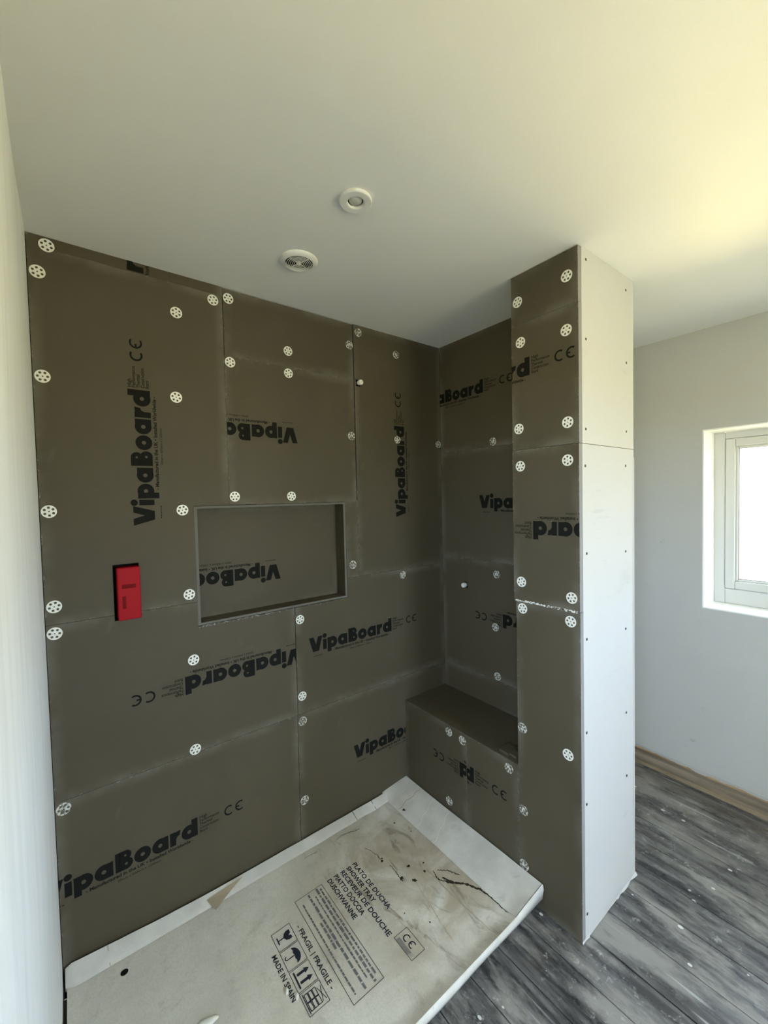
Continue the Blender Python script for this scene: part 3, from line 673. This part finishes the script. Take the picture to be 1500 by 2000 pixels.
for k in range(4):
    a = math.radians(20+90*k); V = []
    d = Vector((math.cos(a), math.sin(a), 0)); nrm = Vector((-d.y, d.x, 0))*0.0005
    for h in (-0.0105, -0.0085):
        for r, s in ((0.008, -1), (0.0468, -1), (0.0468, 1), (0.008, 1)): V.append(tuple(Vector(vc)+d*r+nrm*s+Vector((0, 0, h))))
    mesh_obj('grille_spoke', V, [(0, 1, 2, 3), (4, 7, 6, 5), (0, 4, 5, 1), (1, 5, 6, 2), (2, 6, 7, 3), (3, 7, 4, 0)], 'white_plastic', vent)
lc = (0.732, -0.681, H)
dl = tag(empty('downlight', lc), 'round white recessed fitting with a small clear lens on the ceiling', 'downlight')
lathe('bezel', [(0.043, -0.002), (0.0455, -0.0040), (0.0452, -0.0068), (0.0425, -0.0084), (0.0260, -0.0082), (0.0228, -0.0072), (0.0215, -0.0045), (0.0215, -0.001)], 'white_plastic', dl, lc, 64, 1, False)
lathe('ceiling_plate', [(0.044, 0.0), (0.044, -0.0025), (0.030, -0.0025)], 'white_plastic', dl, lc)
lathe('lens_gasket', [(0.0214, -0.0012), (0.0185, -0.0012)], 'core', dl, lc)
lathe('lens', [(0.0190, -0.0010), (0.0175, -0.0035), (0.012, -0.0060), (0.0055, -0.0072), (0.0001, -0.0074)], 'lens', dl, lc)

# ---- shower tray still in its carton
TX0, TX1, TY0, TY1 = 0.006, 1.430, -0.012, -0.800
tray = tag(empty('shower_tray', (0.715, -0.40, 0.0)), 'stained pale carton with a shower tray inside, lying on the floor', 'shower tray')
def rim_back(x):     # height of the back lip
    pts = [(0.0, 0.104), (0.02, 0.116), (0.10, 0.108), (0.30, 0.094), (0.46, 0.088), (1.0, 0.087), (1.25, 0.088), (1.30, 0.094), (1.43, 0.108)]
    for (a, p), (b, q) in zip(pts, pts[1:]):
        if x <= b: return p+(q-p)*(x-a)/(b-a)
    return pts[-1][1]
def sag(x, y):
    t = (x-0.65)/0.65; s = (y+0.42)/0.38
    z = 0.066 + 0.008*(t*t*0.4) + 0.006*max(0, -s)**2
    z += 0.0035*mnoise.noise(Vector((x*3.1, y*3.7, 1.0))) + 0.0012*mnoise.noise(Vector((x*11, y*11, 4.0)))
    if x > 1.08: z += 0.0022*math.sin((x-1.08)*46)          # creases round the torn end
    return z
SX = 1.268; SY = -0.052; FY = -0.790
def inner_x(y): return SX-0.02*(y+0.4)*0 
def grid(fn, nu, nv):
    V = [fn(i/nu, j/nv) for j in range(nv+1) for i in range(nu+1)]
    Fc = [(j*(nu+1)+i, j*(nu+1)+i+1, (j+1)*(nu+1)+i+1, (j+1)*(nu+1)+i) for j in range(nv) for i in range(nu)]
    return V, Fc
def top_fn(s, t):
    x = TX0+0.004+(SX-TX0-0.004)*s; y = FY+(SY-FY)*t
    z = sag(x, y); e = (y-FY)
    if e < 0.05: z += (0.088-z)*(1-e/0.05)**1.6*0.9
    if x < 0.03: z += 0.012*(1-(x-TX0)/0.026)
    return (x, y, z)
V, Fc = grid(top_fn, 90, 56)
ctop = mesh_obj('carton_top', V, Fc, 'card', tray, True)
def back_fn(s, t):
    x = TX0+(SX+0.02-TX0)*s; zi = sag(x, SY)+0.0005; zr = rim_back(x)
    wob = 0.0015*mnoise.noise(Vector((x*14, 0, 0)))
    y = SY+(TY0-SY)*t; z = zi+(zr-zi)*(t**0.85)
    return (x, y-wob*t, z)
V, Fc = grid(back_fn, 80, 5)
bf = mesh_obj('back_flap', V, Fc, 'card_inner', tray)
for xs in (0.118, 1.085, 1.195):      # creased splits in the back lip
    zz = rim_back(xs)
    mesh_obj('flap_split', [(xs-0.0015, TY0+0.0004, zz+0.001), (xs+0.0015, TY0+0.0004, zz+0.001), (xs+0.004, SY, sag(xs, SY)+0.0022), (xs+0.002, SY, sag(xs, SY)+0.0022)], [(0, 1, 2, 3)], 'brown_tape' if xs < 0.2 else 'dirt', bf)
def side_fn(s, t):
    y = -0.004+(FY+0.002+0.004)*t; x = SX+0.001+(TX1-SX-0.001)*s
    zi = sag(SX, max(min(y, SY), FY)); e = y-FY
    if e < 0.05: zi += (0.088-zi)*(1-max(e, 0)/0.05)**1.6*0.9
    if y > SY: zi += (rim_back(SX)-zi)*(y-SY)/(-0.004-SY)
    zo = 0.107+0.002*math.sin(y*7)
    z = zi+(zo-zi)*(s**0.8) + 0.002*mnoise.noise(Vector((x*16, y*12, 2)))*(1-abs(2*s-1))
    return (x, y, z)
V, Fc = grid(side_fn, 12, 50)
mesh_obj('side_flap', V, Fc, 'card_inner', tray, True)
# front and hidden sides of the carton
V, Fc = [], []
n = 90
for i in range(n+1):
    x = TX0+(TX1-TX0)*i/n
    z = top_fn(min(1, (x-TX0-0.004)/(SX-TX0-0.004)), 0)[2] if x < SX else side_fn((x-SX)/(TX1-SX), 1)[2]
    w_ = 0.003*mnoise.noise(Vector((x*5, 9, 0)))
    V += [(x, FY, z), (x, FY-0.004, z-0.002), (x, FY-0.006+w_, z-0.018), (x, FY+0.000+w_, 0.050), (x, FY+0.09, 0.046)]
for i in range(n):
    for k in range(4): a = i*5+k; Fc.append((a, a+1, a+6, a+5))
mesh_obj('carton_front', V, Fc, 'card_inner', tray, True)
boxes('carton_core', [(TX0+0.004, TX1-0.001, FY+0.05, TY0-0.002, 0.046, 0.056)], 'card_inner', tray)
for yb in (-0.66, -0.36, -0.09):
    boxes('batten', [(0.03, 1.40, yb-0.02, yb+0.02, 0.0, 0.046)], 'bare_wood', tray)
# brown tape stuck across the back lip
V = []
for x, y, dz in ((0.425, -0.030, 0.003), (0.445, -0.074, 0.002), (0.505, -0.043, 0.003), (0.565, -0.020, 0.002)):
    t = (y-SY)/(TY0-SY); z = (back_fn((x-TX0)/(SX+0.02-TX0), max(0, min(1, t)))[2] if y > SY else sag(x, y)); V.append((x, y, z+dz))
mesh_obj('tape_scrap', V, [(0, 1, 2, 3)], 'brown_tape', tray)
# prints: the carton reads along -y, with its top towards +x
def carton(fl, m, name, clip=None):
    """fl.V: (a, b) = (along reading direction = -y, up = +x) in metres"""
    W = [(b, -a, top_height(b, -a)+0.0011+d) for a, b, d in fl.V]
    return mesh_obj(name, W, fl.F, m, tray)
def top_height(x, y):
    return top_fn(max(0, min(1, (x-TX0-0.004)/(SX-TX0-0.004))), max(0, min(1, (y-FY)/(SY-FY))))[2]
P = Flat()
for t, b, wd in (('PLATO DE DUCHA', 0.941, 0.240), ('SHOWER TRAY', 0.912, 0.185), ('RECEVEUR DE DOUCHE', 0.883, 0.316), ('PIATTO DOCCIA', 0.853, 0.199), ('DUSCHWANNE', 0.823, 0.193)):
    P.text(t, 0.0262, 0.231, b, 0.0006, width=wd)
P.text('- FRAGIL | FRAGILE -', 0.0225, 0.317, 0.652, 0.0004, width=0.240)
P.text('MADE IN SPAIN', 0.0225, 0.354, 0.545, 0.0004, width=0.160)
P.frame(0.231, 0.634, 0.686, 0.800, 0.0016)
P.frame(0.561, 0.654, 0.897, 0.956, 0.0016); P.ce(0.590, 0.931, 0.013, 0.0038)
# four handling symbols
ix = [0.288+k*0.0735 for k in range(4)]
for a in ix: P.frame(a, a+0.0705, 0.570, 0.638, 0.0016)
a = ix[0]+0.035        # wine glass
P.poly([(a-0.016, 0.628), (a-0.017, 0.616), (a-0.012, 0.607), (a-0.003, 0.602), (a+0.003, 0.602), (a+0.012, 0.607), (a+0.017, 0.616), (a+0.016, 0.628), (a+0.005, 0.626), (a+0.002, 0.619), (a-0.003, 0.627)])
P.rect(a-0.0018, a+0.0018, 0.583, 0.604); P.rect(a-0.013, a+0.013, 0.580, 0.584)
a = ix[1]+0.035        # umbrella
P.poly([(a+0.027*math.cos(math.radians(k)), 0.606+0.021*math.sin(math.radians(k))) for k in range(0, 181, 12)] + [(a-0.018, 0.609), (a-0.009, 0.606), (a, 0.609), (a+0.009, 0.606), (a+0.018, 0.609)])
P.rect(a-0.0016, a+0.0016, 0.584, 0.608); P.ring(a-0.006, 0.584, 0.0076, 0.0044, 180, 360, 10)
a = ix[2]+0.035        # this way up
for d in (-0.013, 0.013):
    P.rect(a+d-0.0042, a+d+0.0042, 0.588, 0.614); P.poly([(a+d-0.0095, 0.613), (a+d+0.0095, 0.613), (a+d, 0.629)])
P.rect(a-0.027, a+0.027, 0.579, 0.584)
a = ix[3]+0.035        # stacked boxes
for r, (bz, ws) in enumerate(((0.580, 0.026), (0.593, 0.026), (0.606, 0.026))):
    for d in (-0.026, 0.0): P.frame(a+d, a+d+0.026, bz, bz+0.0125, 0.0022)
P.line(a-0.02, 0.621, a+0.024, 0.633, 0.0018); P.line(a-0.02, 0.633, a+0.024, 0.621, 0.0018)
P.rect(a-0.03, a+0.03, 0.576, 0.5785)
carton(P, 'navy_ink', 'carton_lettering')
Q = Flat()
for k, (b, x0, x1, hh, sd) in enumerate(((0.783, 0.245, 0.610, 0.0085, 1), (0.769, 0.236, 0.625, 0.0100, 2), (0.755, 0.262, 0.600, 0.0065, 3), (0.735, 0.240, 0.622, 0.0100, 4), (0.722, 0.360, 0.470, 0.0085, 5), (0.703, 0.262, 0.615, 0.0065, 6))):
    Q.bars(x0, x1, b, hh*0.8, sd)
carton(Q, 'navy_faint', 'carton_small_print'); Q = Flat()
for k in range(6): Q.bars(0.571, 0.644-0.012*(k % 2), 0.912-k*0.0024, 0.0014, 20+k)
carton(Q, 'navy_faint', 'carton_small_print')
# drain hole, dirt, tear
def blob(cx, cy, r, m, name, ax=1.0, rot=0.0, seg=14, rag=0.0, dz=0.0012):
    V = []
    for k in range(seg):
        t = 2*math.pi*k/seg; rr = r*(1+rag*(random.random()-0.5)*2); u, v = rr*ax*math.cos(t), rr*math.sin(t)
        x, y = cx+u*math.cos(rot)-v*math.sin(rot), cy+u*math.sin(rot)+v*math.cos(rot); V.append((x, y, top_height(x, y)+dz))
    return mesh_obj(name, V, [tuple(range(seg))], m, tray)
blob(0.156, -0.101, 0.0105, 'core', 'punched_hole', 1.05)
for x, y, r, ax, ro in ((1.047, -0.296, 0.0055, 1, 0), (1.055, -0.285, 0.0035, 1, 0), (1.115, -0.386, 0.0062, 1.1, 1), (1.092, -0.446, 0.006, 1.7, -0.9), (1.151, -0.442, 0.005, 1.1, 0), (1.213, -0.172, 0.0042, 1, 0), (1.238, -0.26, 0.0028, 1, 0), (1.175, -0.41, 0.003, 1.2, 0), (1.06, -0.408, 0.006, 1.6, 0.4), (1.03, -0.60, 0.003, 1, 0), (0.98, -0.52, 0.0024, 1, 0)):
    blob(x, y, r, 'dirt', 'dirt_spot', ax, ro, rag=0.35)
def streak(pts, w0, w1, name, m='dirt', rag=0.5):
    V, Fc = [], []; n = 40; tot = len(pts)-1
    for i in range(n+1):
        t = i/n*tot; k = min(int(t), tot-1); f = t-k; a, b = Vector(pts[k]), Vector(pts[k+1]); p = a.lerp(b, f); d = (b-a).normalized(); nn = Vector((-d.y, d.x))
        w_ = (w0+(w1-w0)*i/n)*(1+rag*(random.random()-0.5)*2)*(0.25 if i in (0, n) else 1); p = p+nn*0.004*mnoise.noise(Vector((i*0.35, len(name), w0*900)))
        for s in (-1, 1): q = p+nn*w_*s; V.append((q.x, q.y, top_height(q.x, q.y)+0.0010))
    for i in range(n): Fc.append((2*i, 2*i+1, 2*i+3, 2*i+2))
    return mesh_obj(name, V, Fc, m, tray)
streak([(1.187, -0.505), (1.205, -0.55), (1.234, -0.582), (1.262, -0.640)], 0.0045, 0.004, 'torn_crack'); streak([(1.195, -0.47), (1.225, -0.50), (1.245, -0.545)], 0.0012, 0.002, 'torn_crack')
streak([(1.18, -0.46), (1.17, -0.50), (1.20, -0.55)], 0.0014, 0.003, 'torn_crack'); streak([(1.262, -0.635), (1.266, -0.69), (1.264, -0.76)], 0.003, 0.001, 'torn_crack')
streak([(1.062, -0.33), (1.060, -0.37), (1.055, -0.42)], 0.001, 0.002, 'dirt_streak'); streak([(1.03, -0.20), (1.05, -0.26), (1.047, -0.29)], 0.0008, 0.0014, 'dirt_streak')
streak([(1.07, -0.10), (0.985, -0.078), (0.95, -0.085)], 0.0012, 0.0006, 'dirt_streak'); streak([(0.86, -0.085), (0.80, -0.08)], 0.001, 0.0005, 'dirt_streak')
streak([(1.165, -0.44), (1.165, -0.56), (1.168, -0.66), (1.175, -0.78)], 0.0013, 0.0007, 'card_crease', 'brown_tape'); streak([(1.12, -0.32), (1.075, -0.55), (1.045, -0.70)], 0.0008, 0.0006, 'card_crease', 'brown_tape')
# creases and a torn hole in the side flap
for t0, t1, w_, m_ in ((0.155, 0.150, 0.0016, 'brown_tape'), (0.33, 0.27, 0.0010, 'mortar'), (0.47, 0.40, 0.0012, 'mortar')):
    V = []
    for k in range(9):
        p = side_fn(0.05+0.9*k/8, t0+(t1-t0)*k/8+0.006*math.sin(k*1.7))
        V += [(p[0], p[1]-w_, p[2]+0.0010), (p[0], p[1]+w_, p[2]+0.0010)]
    mesh_obj('flap_crease', V, [(2*k, 2*k+1, 2*k+3, 2*k+2) for k in range(8)], m_, tray)
V = []
for k in range(10):
    a = 2*math.pi*k/10; r = 0.010*random.uniform(0.6, 1.15); p = side_fn(0.13+r*0.6*math.cos(a)/(TX1-SX), 0.185+r*math.sin(a)/0.79); V.append((p[0], p[1], p[2]+0.0014))
mesh_obj('torn_hole', V, [tuple(range(10))], 'dirt', tray)
# plaster drop on the carton
def drop(cx, cy, r, ax, rot):
    V, Fc = [], []; seg = 18
    for j, (k, h) in enumerate(((1, 0.0), (0.85, 0.0035), (0.5, 0.006), (0.02, 0.0065))):
        for i in range(seg):
            t = 2*math.pi*i/seg; u, v = r*k*ax*math.cos(t), r*k*math.sin(t)*(1+0.25*math.sin(3*t)); x, y = cx+u*math.cos(rot)-v*math.sin(rot), cy+u*math.sin(rot)+v*math.cos(rot)
            V.append((x, y, top_height(x, y)+0.0006+h))
    for j in range(3):
        for i in range(seg): i2 = (i+1) % seg; Fc.append((j*seg+i, j*seg+i2, (j+1)*seg+i2, (j+1)*seg+i))
    return mesh_obj('plaster_drop', V, Fc, 'mortar', tray, True)
drop(0.335, -0.402, 0.011, 2.6, -0.25); drop(0.563, -0.505, 0.006, 2.0, 1.5); drop(0.545, -0.475, 0.005, 2.2, 1.2)
